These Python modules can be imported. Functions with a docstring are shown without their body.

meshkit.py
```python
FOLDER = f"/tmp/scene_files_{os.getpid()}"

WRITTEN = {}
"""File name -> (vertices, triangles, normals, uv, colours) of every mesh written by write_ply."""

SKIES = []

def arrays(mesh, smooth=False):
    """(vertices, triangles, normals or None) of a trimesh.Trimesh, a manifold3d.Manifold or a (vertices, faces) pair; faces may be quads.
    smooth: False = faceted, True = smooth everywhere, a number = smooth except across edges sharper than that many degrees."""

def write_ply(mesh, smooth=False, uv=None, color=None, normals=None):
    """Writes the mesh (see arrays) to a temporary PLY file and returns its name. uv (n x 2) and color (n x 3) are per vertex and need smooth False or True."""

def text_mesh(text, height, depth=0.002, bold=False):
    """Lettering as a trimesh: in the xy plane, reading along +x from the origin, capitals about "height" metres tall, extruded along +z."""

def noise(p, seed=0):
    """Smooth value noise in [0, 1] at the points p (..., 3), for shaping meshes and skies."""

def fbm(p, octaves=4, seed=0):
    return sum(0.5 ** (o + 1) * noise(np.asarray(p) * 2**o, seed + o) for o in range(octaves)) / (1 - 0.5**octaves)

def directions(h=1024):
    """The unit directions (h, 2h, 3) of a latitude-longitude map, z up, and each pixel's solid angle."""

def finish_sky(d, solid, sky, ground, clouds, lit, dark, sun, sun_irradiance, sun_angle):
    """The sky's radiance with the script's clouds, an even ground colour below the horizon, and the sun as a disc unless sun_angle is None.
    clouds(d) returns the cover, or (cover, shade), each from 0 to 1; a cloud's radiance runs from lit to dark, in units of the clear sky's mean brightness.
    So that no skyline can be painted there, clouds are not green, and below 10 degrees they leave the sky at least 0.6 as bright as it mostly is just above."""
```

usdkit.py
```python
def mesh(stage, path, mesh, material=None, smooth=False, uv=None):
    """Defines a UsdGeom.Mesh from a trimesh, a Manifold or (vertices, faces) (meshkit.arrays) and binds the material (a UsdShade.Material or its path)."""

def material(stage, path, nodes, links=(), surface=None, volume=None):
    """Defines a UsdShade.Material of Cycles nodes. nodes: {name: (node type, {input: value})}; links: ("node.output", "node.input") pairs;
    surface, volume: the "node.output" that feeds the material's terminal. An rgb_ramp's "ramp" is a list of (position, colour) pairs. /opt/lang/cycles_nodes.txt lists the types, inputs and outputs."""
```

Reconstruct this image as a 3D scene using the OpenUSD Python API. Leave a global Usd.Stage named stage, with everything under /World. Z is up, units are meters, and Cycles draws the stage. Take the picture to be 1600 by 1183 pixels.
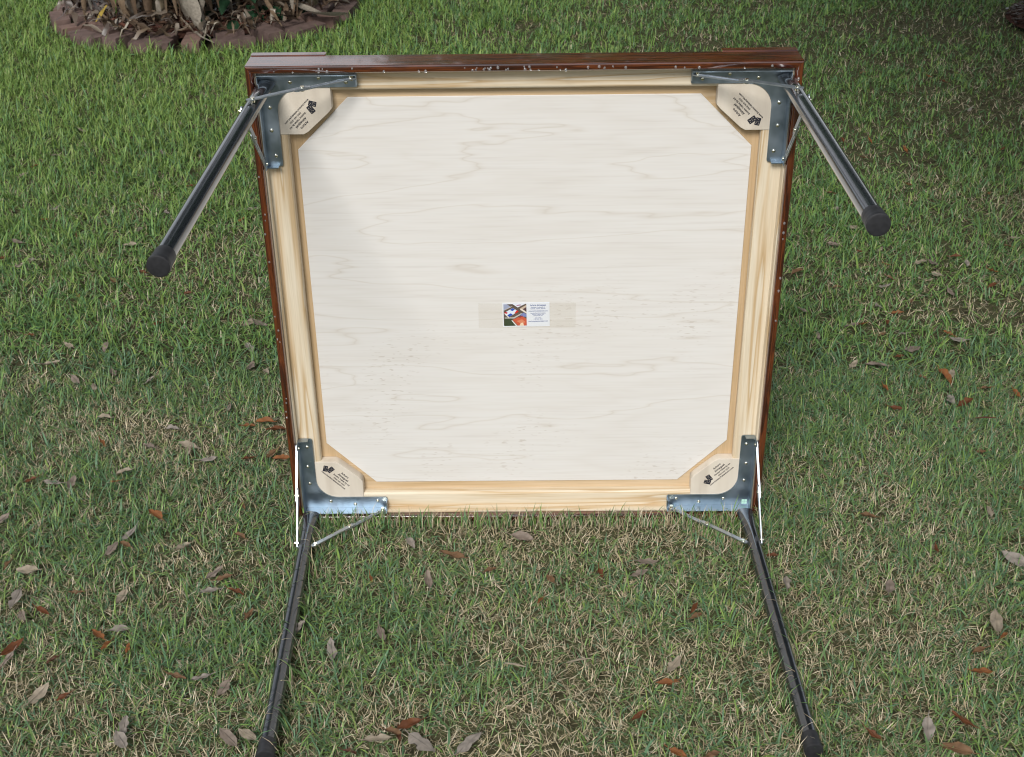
import math, random
import numpy as np, trimesh
import shapely.geometry as sg
from shapely import affinity
from shapely.ops import unary_union
import usdkit, meshkit
from pxr import Usd, UsdGeom, UsdLux, UsdShade, Sdf, Gf, Vt

stage = Usd.Stage.CreateInMemory()
UsdGeom.SetStageUpAxis(stage, UsdGeom.Tokens.z)
UsdGeom.SetStageMetersPerUnit(stage, 1.0)
UsdGeom.Xform.Define(stage, '/World')
UsdGeom.Scope.Define(stage, '/World/Looks')

# ------------------------------------------------------------------ camera, sky, sun, exposure
CAM = np.array([-0.00577, -2.08493, 1.51179])
PITCH, YAW, ROLL, FPX = 0.5178, -0.009733, -0.013027, 2020.0
EXPOSURE = 0.55
SUN_EL, SUN_AZ = math.radians(40), math.radians(194)      # azimuth from +y towards +x: behind the camera, a little left
SKY_STRENGTH, SUN_INTENSITY, SUN_ANGLE = 0.082, 0.52, 20.0

fw = np.array([math.sin(YAW) * math.cos(PITCH), math.cos(YAW) * math.cos(PITCH), -math.sin(PITCH)])
rt = np.cross(fw, [0, 0, 1]); rt /= np.linalg.norm(rt); up = np.cross(rt, fw)
rt, up = math.cos(ROLL) * rt + math.sin(ROLL) * up, -math.sin(ROLL) * rt + math.cos(ROLL) * up
cam = UsdGeom.Camera.Define(stage, '/World/camera')
cam.AddTransformOp().Set(Gf.Matrix4d(*rt, 0, *up, 0, *(-fw), 0, *CAM, 1))
cam.CreateHorizontalApertureAttr(36.0); cam.CreateVerticalApertureAttr(36.0 * 757 / 1024)
cam.CreateFocalLengthAttr(36.0 * FPX / 1600)
cam.CreateClippingRangeAttr(Gf.Vec2f(0.05, 500))
cam.CreateFStopAttr(14.0); cam.CreateFocusDistanceAttr(2.25)
cam.CreateExposureAttr(EXPOSURE)

sd = np.array([math.sin(SUN_AZ) * math.cos(SUN_EL), math.cos(SUN_AZ) * math.cos(SUN_EL), math.sin(SUN_EL)])
sky_mat = usdkit.material(stage, '/World/Looks/sky_look', {
    'sky': ('sky_texture', {'sky_type': 'single_scattering', 'sun_disc': False, 'sun_elevation': SUN_EL, 'sun_rotation': SUN_AZ}),
    'tc': ('texture_coordinate', {}),
    'map': ('mapping', {'scale': (1.0, 1.0, 2.2)}),
    'n': ('noise_texture', {'scale': 1.7, 'detail': 5.0, 'roughness': 0.55}),
    'r': ('rgb_ramp', {'ramp': [(0.30, (0.45,) * 3), (0.62, (0.95,) * 3)]}),
    'mix': ('mix_color', {'blend_type': 'mix', 'use_clamp': False, 'b': (6.3, 6.5, 6.9)}),
    'bg': ('background_shader', {'strength': SKY_STRENGTH})},
    [('tc.generated', 'map.vector'), ('map.vector', 'n.vector'), ('n.fac', 'r.fac'), ('r.color', 'mix.fac'), ('sky.color', 'mix.a'), ('mix.result', 'bg.color')], surface='bg.background')
dome = UsdLux.DomeLight.Define(stage, '/World/sky')
UsdShade.MaterialBindingAPI.Apply(dome.GetPrim()).Bind(sky_mat)
dome.GetPrim().SetCustomDataByKey('kind', 'structure')
dome.GetPrim().SetCustomDataByKey('label', 'pale overcast sky above the lawn'); dome.GetPrim().SetCustomDataByKey('category', 'sky')
sun = UsdLux.DistantLight.Define(stage, '/World/sun')
sun.CreateIntensityAttr(SUN_INTENSITY); sun.CreateNormalizeAttr(True); sun.CreateAngleAttr(SUN_ANGLE); sun.CreateColorAttr(Gf.Vec3f(1.0, 0.97, 0.93))
zx = np.cross([0, 0, 1.0], sd); zx /= np.linalg.norm(zx); zy = np.cross(sd, zx)
sun.AddTransformOp().Set(Gf.Matrix4d(*zx, 0, *zy, 0, *sd, 0, 0, 0, 0, 1))

# ------------------------------------------------------------------ helpers
used = {}
def numbered(path):
    if path not in used:
        used[path] = 0; return path
    used[path] += 1
    return f'{path}_{used[path]:03d}'
def tag(p, label=None, cat=None, group=None, kind=None):
    prim = p.GetPrim() if hasattr(p, 'GetPrim') else p
    for k, v in (('label', label), ('category', cat), ('group', group), ('kind', kind)):
        if v: prim.SetCustomDataByKey(k, v)
    return prim
def obj(name, mesh, mat, parent='/World', smooth=False):
    path = numbered(f'{parent}/{name}')
    return usdkit.mesh(stage, path, mesh, mat, smooth=smooth)
def pth(o): return str(o.GetPath())
def thing(name, label, cat, group=None, loc=None):
    x = UsdGeom.Xform.Define(stage, numbered('/World/' + name))
    if loc is not None: x.AddTranslateOp().Set(Gf.Vec3d(*map(float, loc)))
    tag(x, label, cat, group); return x
def cat_(ms): return trimesh.util.concatenate(ms)
def look(name, nodes, links, surface='p.BSDF'): return usdkit.material(stage, '/World/Looks/' + name, nodes, links, surface=surface)
def tint_attr(m, cols):
    UsdGeom.PrimvarsAPI(m).CreatePrimvar('tint', Sdf.ValueTypeNames.Color3fArray, 'vertex').Set(Vt.Vec3fArray.FromNumpy(np.asarray(cols, np.float32)))
def box(x0, x1, y0, y1, z0, z1):
    return trimesh.creation.box(extents=(x1 - x0, y1 - y0, z1 - z0), transform=trimesh.transformations.translation_matrix(((x0 + x1) / 2, (y0 + y1) / 2, (z0 + z1) / 2)))
def chamfer_box(sx, sy, sz, c, jit=0, rng=None):
    P = []
    for a in (-1, 1):
        for b in (-1, 1):
            for d in (-1, 1):
                X, Y, Z = a * sx / 2, b * sy / 2, d * sz / 2
                if rng is not None: X += rng.uniform(-jit, jit); Y += rng.uniform(-jit, jit); Z += rng.uniform(-jit, jit)
                P += [(X - a * c, Y, Z), (X, Y - b * c, Z), (X, Y, Z - d * c)]
    return trimesh.Trimesh(P).convex_hull
def tube(pts, radii, n=20, squash=None, cap=True):
    pts = np.asarray(pts, float); k = len(pts); radii = np.broadcast_to(radii, (k,))
    tan = np.gradient(pts, axis=0); tan /= np.linalg.norm(tan, axis=1, keepdims=True)
    ref = np.array([0, 0, 1.0]) if abs(tan[0, 2]) < .9 else np.array([1.0, 0, 0])
    V = []
    th = np.linspace(0, 2 * np.pi, n, endpoint=False)
    for i in range(k):
        a = np.cross(tan[i], ref); a /= np.linalg.norm(a); b = np.cross(a, tan[i])
        s = (1, 1) if squash is None else squash[i]
        V.append(pts[i] + radii[i] * (np.cos(th)[:, None] * a * s[0] + np.sin(th)[:, None] * b * s[1]))
    V = np.vstack(V); F = []
    for i in range(k - 1):
        for j in range(n):
            p, q = i * n + j, i * n + (j + 1) % n
            F += [(p, p + n, q), (q, p + n, q + n)]
    if cap:
        V = np.vstack([V, pts[0], pts[-1]]); a, b = len(V) - 2, len(V) - 1
        for j in range(n):
            F += [(a, j, (j + 1) % n), (b, (k - 1) * n + (j + 1) % n, (k - 1) * n + j)]
    m = trimesh.Trimesh(V, F, process=False)
    return m
def plate(poly, y0, y1, dy=0.0):
    """polygon in (x, z), from depth y0 (front) to y1 (back)"""
    m = trimesh.creation.extrude_polygon(poly, y1 - y0, engine='earcut')
    v = m.vertices.copy(); m.vertices = np.stack([v[:, 0], y1 - v[:, 2], v[:, 1]], 1)
    return m
def plate_soft(poly, y0, y1, b):
    """plate with a small bevel b on its front edge: two stacked extrusions lofted by an inset"""
    out = list(sg.polygon.orient(poly).exterior.coords)[:-1]
    inn = list(sg.polygon.orient(poly.buffer(-b, join_style='mitre')).exterior.coords)[:-1]
    n = len(out)
    if len(inn) != n: return plate(poly, y0, y1)
    o = np.array(out); i_ = np.array(inn)
    sh = int(np.argmin(((i_ - o[0]) ** 2).sum(1))); i_ = np.roll(i_, -sh, 0)
    V = np.vstack([np.c_[i_[:, 0], np.full(n, y0), i_[:, 1]], np.c_[o[:, 0], np.full(n, y0 + b * .3), o[:, 1]] * 1.0, np.c_[o[:, 0], np.full(n, y0 + b), o[:, 1]], np.c_[o[:, 0], np.full(n, y1), o[:, 1]]])
    mid = (i_ + 2 * o) / 3; V[n:2 * n, 0] = mid[:, 0]; V[n:2 * n, 2] = mid[:, 1]
    F = []
    for r in range(3):
        for j in range(n):
            p, q = r * n + j, r * n + (j + 1) % n
            F += [(p, p + n, q), (q, p + n, q + n)]
    tri = trimesh.creation.triangulate_polygon(sg.Polygon(i_), engine='earcut')
    fv, ff = tri
    front = trimesh.Trimesh(np.c_[fv[:, 0], np.full(len(fv), y0), fv[:, 1]], ff, process=False)
    if front.face_normals[0][1] > 0: front.invert()
    body = trimesh.Trimesh(V, F, process=False)
    m = cat_([body, front]); m.merge_vertices(); m.fix_normals()
    return m

# ------------------------------------------------------------------ materials
def noise_col(name, ramp, scale=(1, 1, 1), nscale=5.0, detail=4.0, rough=0.5, bump=0.0, bdist=0.002, distortion=0.0, coords='object', loc=(0, 0, 0), extra=None, spec=0.5):
    nodes = {'tc': ('texture_coordinate', {}), 'm': ('mapping', {'scale': scale, 'location': loc}), 'n': ('noise_texture', {'scale': nscale, 'detail': detail, 'distortion': distortion}),
             'r': ('rgb_ramp', {'ramp': ramp}), 'p': ('principled_bsdf', {'roughness': rough, 'specular_ior_level': spec, **(extra or {})})}
    links = [(f'tc.{coords}', 'm.vector'), ('m.vector', 'n.vector'), ('n.fac', 'r.fac'), ('r.color', 'p.base_color')]
    if bump:
        nodes['b'] = ('bump', {'strength': bump, 'distance': bdist}); links += [('n.fac', 'b.height'), ('b.normal', 'p.normal')]
    return look(name, nodes, links)

def pine(name, vertical, loc, tone=1.0, warm=0.0):
    sc = (1, 1, .035) if vertical else (.035, 1, 1)
    light, mid, dark = np.array((.77, .685, .54)), np.array((.70, .575, .405)), np.array((.57, .41, .235))
    orange = np.array((.56, .37, .185))
    light, mid = light * (1 - warm) + orange * 1.08 * warm, mid * (1 - warm) + orange * warm
    nodes = {'tc': ('texture_coordinate', {}), 'm': ('mapping', {'scale': sc, 'location': loc}),
             'n': ('noise_texture', {'scale': 62.0, 'detail': 2.0, 'roughness': .35, 'distortion': .6}),
             'm2': ('mapping', {'scale': tuple(np.array(sc) * 1.0), 'location': loc}), 'n2': ('noise_texture', {'scale': 420.0, 'detail': 2.0}),
             'r': ('rgb_ramp', {'ramp': [(.30, tuple(light * tone)), (.46, tuple((light * .6 + mid * .4) * tone)), (.53, tuple(mid * tone)), (.60, tuple(dark * tone)), (.635, tuple(light * .97 * tone)), (.75, tuple(mid * tone))]}),
             'r2': ('rgb_ramp', {'ramp': [(.25, (.87, .85, .80)), (.7, (1, 1, 1))]}),
             'mul': ('mix_color', {'blend_type': 'multiply', 'fac': 1.0}),
             'b': ('bump', {'strength': .15, 'distance': .0006}),
             'p': ('principled_bsdf', {'roughness': .55, 'specular_ior_level': .35})}
    return look(name, nodes, [('tc.object', 'm.vector'), ('m.vector', 'n.vector'), ('tc.object', 'm2.vector'), ('m2.vector', 'n2.vector'), ('n.fac', 'r.fac'), ('n2.fac', 'r2.fac'),
                              ('r.color', 'mul.a'), ('r2.color', 'mul.b'), ('mul.result', 'p.base_color'), ('n2.fac', 'b.height'), ('b.normal', 'p.normal')])
PINE = {'left': pine('pine_left', True, (0.3, 0, 0)), 'right': pine('pine_right', True, (1.7, 0, .4)), 'top': pine('pine_top', False, (0, 0, 3.1)), 'bottom': pine('pine_bottom', False, (.7, 0, 5.2)),
        'strip_v': pine('pine_ledge_upright', True, (4.4, 0, 0), .9, .75), 'strip_h': pine('pine_ledge_level', False, (0, 0, 6.3), .95, .6)}
def blockmat(name, loc): return noise_col(name, [(.3, (.58, .51, .42)), (.55, (.66, .59, .49)), (.75, (.70, .635, .54))], (1, 1, .12), 45, 3, .6, .1, .0008, .3, loc=loc, spec=.3)
BLOCKS = [blockmat(f'block_wood_{i}', (i * 2.3, 0, i)) for i in range(4)]
PLY = look('birch_plywood', {
    'tc': ('texture_coordinate', {}),
    'm1': ('mapping', {'scale': (.42, 1, 3.0)}), 'n1': ('noise_texture', {'scale': 1.9, 'detail': 4.0, 'roughness': .5, 'distortion': .25}),
    'k': ('math', {'math_type': 'multiply', 'value2': 17.0}), 'fr': ('math', {'math_type': 'pingpong', 'value2': 1.0}),
    'rl': ('rgb_ramp', {'ramp': [(0.0, (.88, .85, .81)), (.030, (.945, .93, .905)), (.10, (.99, .985, .98)), (.20, (1, 1, 1)), (.7, (.99, .985, .98)), (1, (.965, .955, .94))]}),
    'm2': ('mapping', {'scale': (7, 1, 190)}), 'n2': ('noise_texture', {'scale': 1.0, 'detail': 3.0}), 'r2': ('rgb_ramp', {'ramp': [(.30, (.68, .65, .61)), (.42, (.715, .690, .652)), (.6, (.735, .712, .678))]}),
    'm3': ('mapping', {'scale': (26, 1, 120)}), 'n3': ('noise_texture', {'scale': 2.2, 'detail': 2.0}), 'r3': ('rgb_ramp', {'ramp': [(.60, (0, 0, 0)), (.68, (1, 1, 1))]}),
    'm4': ('mapping', {'scale': (3.2, 1, 3.2), 'location': (.35, 0, .2)}), 'n4': ('noise_texture', {'scale': 1.6, 'detail': 1.0}), 'r4': ('rgb_ramp', {'ramp': [(.47, (0, 0, 0)), (.66, (.8,) * 3)]}),
    'sep': ('separate_xyz', {}), 'low': ('map_range', {'from_min': .62, 'from_max': .30, 'to_min': .0, 'to_max': 1.0, 'clamp': True}),
    'g1': ('math', {'math_type': 'multiply'}), 'g2': ('math', {'math_type': 'multiply'}),
    'mu': ('mix_color', {'blend_type': 'multiply', 'fac': .9}), 'dirt': ('mix_color', {'blend_type': 'mix', 'b': (.50, .44, .375)}),
    'b': ('bump', {'strength': .10, 'distance': .0006}), 'p': ('principled_bsdf', {'roughness': .5, 'specular_ior_level': .35})},
    [('tc.object', 'm1.vector'), ('m1.vector', 'n1.vector'), ('n1.fac', 'k.value1'), ('k.value', 'fr.value1'), ('fr.value', 'rl.fac'),
     ('tc.object', 'm2.vector'), ('m2.vector', 'n2.vector'), ('n2.fac', 'r2.fac'), ('tc.object', 'm3.vector'), ('m3.vector', 'n3.vector'), ('n3.fac', 'r3.fac'),
     ('tc.object', 'm4.vector'), ('m4.vector', 'n4.vector'), ('n4.fac', 'r4.fac'), ('tc.object', 'sep.vector'), ('sep.z', 'low.value'),
     ('r3.color', 'g1.value1'), ('r4.color', 'g1.value2'), ('g1.value', 'g2.value1'), ('low.result', 'g2.value2'),
     ('r2.color', 'mu.a'), ('rl.color', 'mu.b'), ('mu.result', 'dirt.a'), ('g2.value', 'dirt.fac'), ('dirt.result', 'p.base_color'), ('n2.fac', 'b.height'), ('b.normal', 'p.normal')])
def mahogany(name, vertical):
    sc = (150, 150, 9) if vertical else (9, 150, 150)
    return noise_col(name, [(.25, (.012, .0022, .001)), (.45, (.050, .0095, .003)), (.58, (.13, .032, .008)), (.70, (.032, .006, .002))], sc, 1.0, 4, .22, .05, .001, .8, extra={'coat_weight': 1.0, 'coat_roughness': .06, 'coat_ior': 1.8}, spec=.5)
MAH_V, MAH_H = mahogany('stained_wood_upright', True), mahogany('stained_wood_level', False)
ZINC = look('zinc_plate', {'tc': ('texture_coordinate', {}), 'n': ('noise_texture', {'scale': 28.0, 'detail': 3.0}), 'r': ('rgb_ramp', {'ramp': [(.3, (.28, .35, .41)), (.7, (.42, .49, .56))]}),
    'rr': ('map_range', {'from_min': .3, 'from_max': .7, 'to_min': .34, 'to_max': .50}), 'b': ('bump', {'strength': .10, 'distance': .002}), 'p': ('principled_bsdf', {'metallic': 1.0})},
    [('tc.object', 'n.vector'), ('n.fac', 'r.fac'), ('r.color', 'p.base_color'), ('n.fac', 'rr.value'), ('rr.result', 'p.roughness'), ('n.fac', 'b.height'), ('b.normal', 'p.normal')])
BRIGHT = noise_col('bright_zinc', [(.3, (.42, .46, .50)), (.7, (.60, .64, .68))], (1, 1, 1), 60, 3, .45, .12, .001, extra={'metallic': 1.0})
BRASS = noise_col('screw_metal', [(.3, (.70, .66, .52)), (.7, (.88, .84, .70))], (1, 1, 1), 90, 1, .22, extra={'metallic': 1.0})
LEG = noise_col('satin_black_paint', [(.3, (.040, .044, .052)), (.7, (.058, .064, .074))], (1, 1, 1), 160, 4, .20, .03, .0004, extra={'metallic': .75, 'coat_weight': .8, 'coat_ior': 1.6, 'coat_roughness': .08}, spec=.5)
RUBBER = noise_col('black_rubber', [(.3, (.012, .012, .014)), (.7, (.022, .022, .025))], (1, 1, 1), 150, 3, .55, .1, .0005)
INK = look('black_ink', {'p': ('principled_bsdf', {'base_color': (.020, .020, .028), 'roughness': .6})}, [])
INK_BLUE = look('blue_ink', {'p': ('principled_bsdf', {'base_color': (.06, .10, .30), 'roughness': .5})}, [])
PAPER = look('card_paper', {'p': ('principled_bsdf', {'base_color': (.80, .83, .88), 'roughness': .35})}, [])
TAPE = look('clear_tape', {'t': ('transparent_bsdf', {'color': (.988, .984, .976)}), 'g': ('glossy_bsdf', {'roughness': .25, 'color': (.9, .9, .9)}), 'x': ('mix_closure', {'fac': .008})}, [('t.BSDF', 'x.closure1'), ('g.BSDF', 'x.closure2')], surface='x.closure')
TINT = look('flat_print', {'a': ('attribute', {'attribute': 'tint'}), 'p': ('principled_bsdf', {'roughness': .4})}, [('a.color', 'p.base_color')])
WHITENED_WATER = look('whitened_water_drop', {'p': ('principled_bsdf', {'base_color': (.95, .95, .95), 'roughness': .06, 'ior': 1.5, 'transmission_weight': .85})}, [])  # clear drop with some white mixed in, standing in for bright glints
BLADE = look('grass_blade', {'a': ('attribute', {'attribute': 'tint'}), 'p': ('principled_bsdf', {'roughness': .45, 'specular_ior_level': .25})}, [('a.color', 'p.base_color')])
SOIL = noise_col('lawn_thatch', [(.25, (.022, .018, .011)), (.5, (.066, .064, .032)), (.75, (.056, .082, .030))], (1, 1, 1), 40, 6, .9, .6, .02, spec=.1)
FAR = noise_col('far_lawn', [(.3, (.035, .065, .02)), (.7, (.07, .115, .035))], (1, 1, 1), 4, 8, .9, .6, .05, spec=.1)
BRICKS = [noise_col(f'brick_clay_{i}', [(.25, tuple(np.array(c) * .6)), (.5, c), (.78, tuple(np.array(c) * 1.25))], (1, 1, 1), 26, 5, .85, .5, .004, loc=(i, i, 0), spec=.2) for i, c in enumerate([(.165, .110, .094), (.145, .10, .088), (.19, .122, .10), (.125, .085, .074)])]
MULCH = noise_col('bed_soil', [(.25, (.030, .014, .010)), (.5, (.055, .025, .018)), (.75, (.09, .042, .03))], (1, 1, 1), 30, 6, .95, .8, .02, spec=.1)
def leafmat(name, c, tr=.15):
    c = np.array(c)
    return look(name, {'tc': ('texture_coordinate', {}), 'n': ('noise_texture', {'scale': 90.0, 'detail': 4.0}), 'r': ('rgb_ramp', {'ramp': [(.3, tuple(c * .72)), (.55, tuple(c)), (.75, tuple(np.minimum(c * 1.22, .9)))]}),
        'b': ('bump', {'strength': .3, 'distance': .001}), 'p': ('principled_bsdf', {'roughness': .6, 'specular_ior_level': .3}), 't': ('translucent_bsdf', {}), 'x': ('mix_closure', {'fac': tr})},
        [('tc.object', 'n.vector'), ('n.fac', 'r.fac'), ('r.color', 'p.base_color'), ('r.color', 't.color'), ('n.fac', 'b.height'), ('b.normal', 'p.normal'), ('p.BSDF', 'x.closure1'), ('t.BSDF', 'x.closure2')], surface='x.closure')
DRYGREY = [leafmat('dry_leaf_grey', (.27, .235, .20)), leafmat('dry_leaf_taupe', (.22, .175, .14)), leafmat('dry_leaf_tan', (.30, .25, .185))]
DRYBROWN = [leafmat('dry_leaf_orange', (.22, .085, .028)), leafmat('dry_leaf_rust', (.135, .048, .018)), leafmat('dry_leaf_umber', (.165, .092, .046))]
DRYDARK = [leafmat('dry_leaf_dark', (.09, .035, .018))]
STRAP = [leafmat('dead_strap_grey', (.33, .29, .235), .2), leafmat('dead_strap_brown', (.22, .155, .10), .2), leafmat('dead_strap_dark', (.12, .08, .05), .15)]
GREENL = [leafmat('plant_leaf_green', (.045, .115, .03), .3), leafmat('plant_leaf_bright', (.10, .20, .035), .35), leafmat('plant_leaf_deep', (.02, .062, .028), .25)]
STEM = noise_col('plant_stem', [(.3, (.11, .085, .05)), (.6, (.19, .15, .095)), (.8, (.14, .13, .06))], (30, 30, 4), 1.0, 4, .75, .4, .004)
BARK = noise_col('tree_bark', [(.3, (.045, .035, .028)), (.6, (.13, .105, .085)), (.8, (.2, .17, .14))], (14, 14, 3), 1.0, 6, .9, .8, .03)

# ------------------------------------------------------------------ ground
rng = np.random.default_rng(7)
n = 60
gx = np.concatenate([[-150, -40, -15], np.linspace(-6, 6, 61), [15, 40, 150]]); gy = np.concatenate([[-60, -15], np.linspace(-4, 9, 66), [20, 60, 250]])
GX, GY = np.meshgrid(gx, gy, indexing='ij')
def ground_z(x, y):
    x, y = np.asarray(x, float), np.asarray(y, float)
    w = np.clip((np.hypot(x * .9, y - .0) - .9) / 1.2, 0, 1)
    return w * .035 * (meshkit.fbm(np.stack([x * .9, y * .9, 0 * x], -1), 3, 5) - .5)
V = np.stack([GX, GY, ground_z(GX, GY)], -1).reshape(-1, 3)
ny = len(gy); F = [(i * ny + j, (i + 1) * ny + j, (i + 1) * ny + j + 1, i * ny + j + 1) for i in range(len(gx) - 1) for j in range(ny - 1)]
tag(obj('lawn', (V, F), SOIL, smooth=True), 'brown soil and thatch of the lawn beneath the grass', 'lawn', kind='structure')

# ------------------------------------------------------------------ the table, tipped on its side, underside towards the camera
W = .914; HW = W / 2
T = thing('domino_table', 'square wooden folding table tipped on its side with pale plywood underside facing out', 'table'); TP = pth(T)
def frame_side(side, prof, sx=1.0, sz=1.0, ext=0.0):
    """a mitred side of a rectangular frame; prof = closed list of (inset, depth)"""
    prof = np.array(prof); u = prof[:, 0]; y = prof[:, 1]; ux, uz = u * sx, u * sz
    if side in ('top', 'bottom'):
        z = W - uz if side == 'top' else uz
        A = np.stack([-HW + ux, y, z], 1); B = np.stack([HW - ux, y, z], 1)
    else:
        x = -HW + ux if side == 'left' else HW - ux
        A = np.stack([x, y, uz], 1); B = np.stack([x, y, W - uz], 1)
    k = len(prof); V = np.vstack([A, B]); F = []
    for i in range(k):
        j = (i + 1) % k; F += [(i, j, k + i), (j, k + j, k + i)]
    tri = trimesh.creation.triangulate_polygon(sg.Polygon(prof), engine='earcut')
    idx = [int(np.argmin(((prof - p) ** 2).sum(1))) for p in tri[0]]
    for f in tri[1]:
        a, b, c = (idx[i] for i in f); F += [(a, b, c), (k + a, k + c, k + b)]
    m = trimesh.Trimesh(V, F, process=False); m.fix_normals()
    return m
SIDES = ('top', 'bottom', 'left', 'right')
DEPTH = .062
for s in SIDES:
    vert = s in ('left', 'right')
    apron = [(0, .0025), (.0012, .0006), (.0028, 0), (.0092, 0), (.0112, .0012), (.0128, .0036), (.0132, .006), (.0132, DEPTH), (0, DEPTH)]
    obj('apron', frame_side(s, apron), MAH_V if vert else MAH_H, TP, smooth=35)
    lining = [(.0134, .0125), (.0158, .0125), (.0162, .0132), (.0162, .050), (.0134, .050)]
    obj('apron_lining', frame_side(s, lining), PINE[s], TP, smooth=35)
for s in SIDES:
    vert = s in ('left', 'right')
    ix, iz = .0555, .0495
    inset = ix if vert else iz
    # rails butt: uprights run between the level rails, rounded inner lip
    r = .0055
    arc = [(inset - r + r * math.sin(a), .028 + r - r * math.cos(a)) for a in np.linspace(0, math.pi / 2, 6)]
    prof = [(.0164, .028)] + arc + [(inset, .0455), (.0164, .0455)]
    p = np.array(prof)
    if vert:
        m = frame_side(s, prof, 1, 0); V_ = m.vertices.copy(); k = len(prof)
        V_[:k, 2], V_[k:, 2] = iz + .0006, W - iz - .0006; m.vertices = V_
    else:
        m = frame_side(s, prof, 0, 1); V_ = m.vertices.copy(); k = len(prof)
        V_[:k, 0], V_[k:, 0] = -HW + .0164, HW - .0164; m.vertices = V_
    m.fix_normals()
    obj('rail', m, PINE[s], TP, smooth=40)
    ledge = [(inset - .004 if vert else inset - .004, .0458), (.115, .0458), (.115, .0500), (inset - .004, .0500)]
    obj('ledge', frame_side(s, ledge, 1, 1), PINE['strip_v' if vert else 'strip_h'], TP)
ch = .092; px0, pz0, pz1 = .390, .066, .848
octo = sg.Polygon([(-px0 + ch, pz0), (px0 - ch, pz0), (px0, pz0 + ch), (px0, pz1 - ch), (px0 - ch, pz1), (-px0 + ch, pz1), (-px0, pz1 - ch), (-px0, pz0 + ch)])
obj('plywood_panel', plate_soft(octo, .0430, .0455, .0008), PLY, TP)
obj('tabletop', box(-HW + .0134, HW - .0134, .0503, DEPTH - .001, .0134, W - .0134), MAH_H, TP)
for sx in (-1, 1):                                           # raised pieces at the corners of the playing side
    for zt in (1, -1):
        z0, z1 = (W - .125, W + .0015) if zt > 0 else (.0, .125)
        x0, x1 = sorted((sx * (HW - .125), sx * (HW + .0005)))
        m = chamfer_box(x1 - x0, .016, z1 - z0, .002); m.apply_translation(((x0 + x1) / 2, DEPTH + .0082, (z0 + z1) / 2))
        obj('corner_lip', m, MAH_H, TP)

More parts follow.
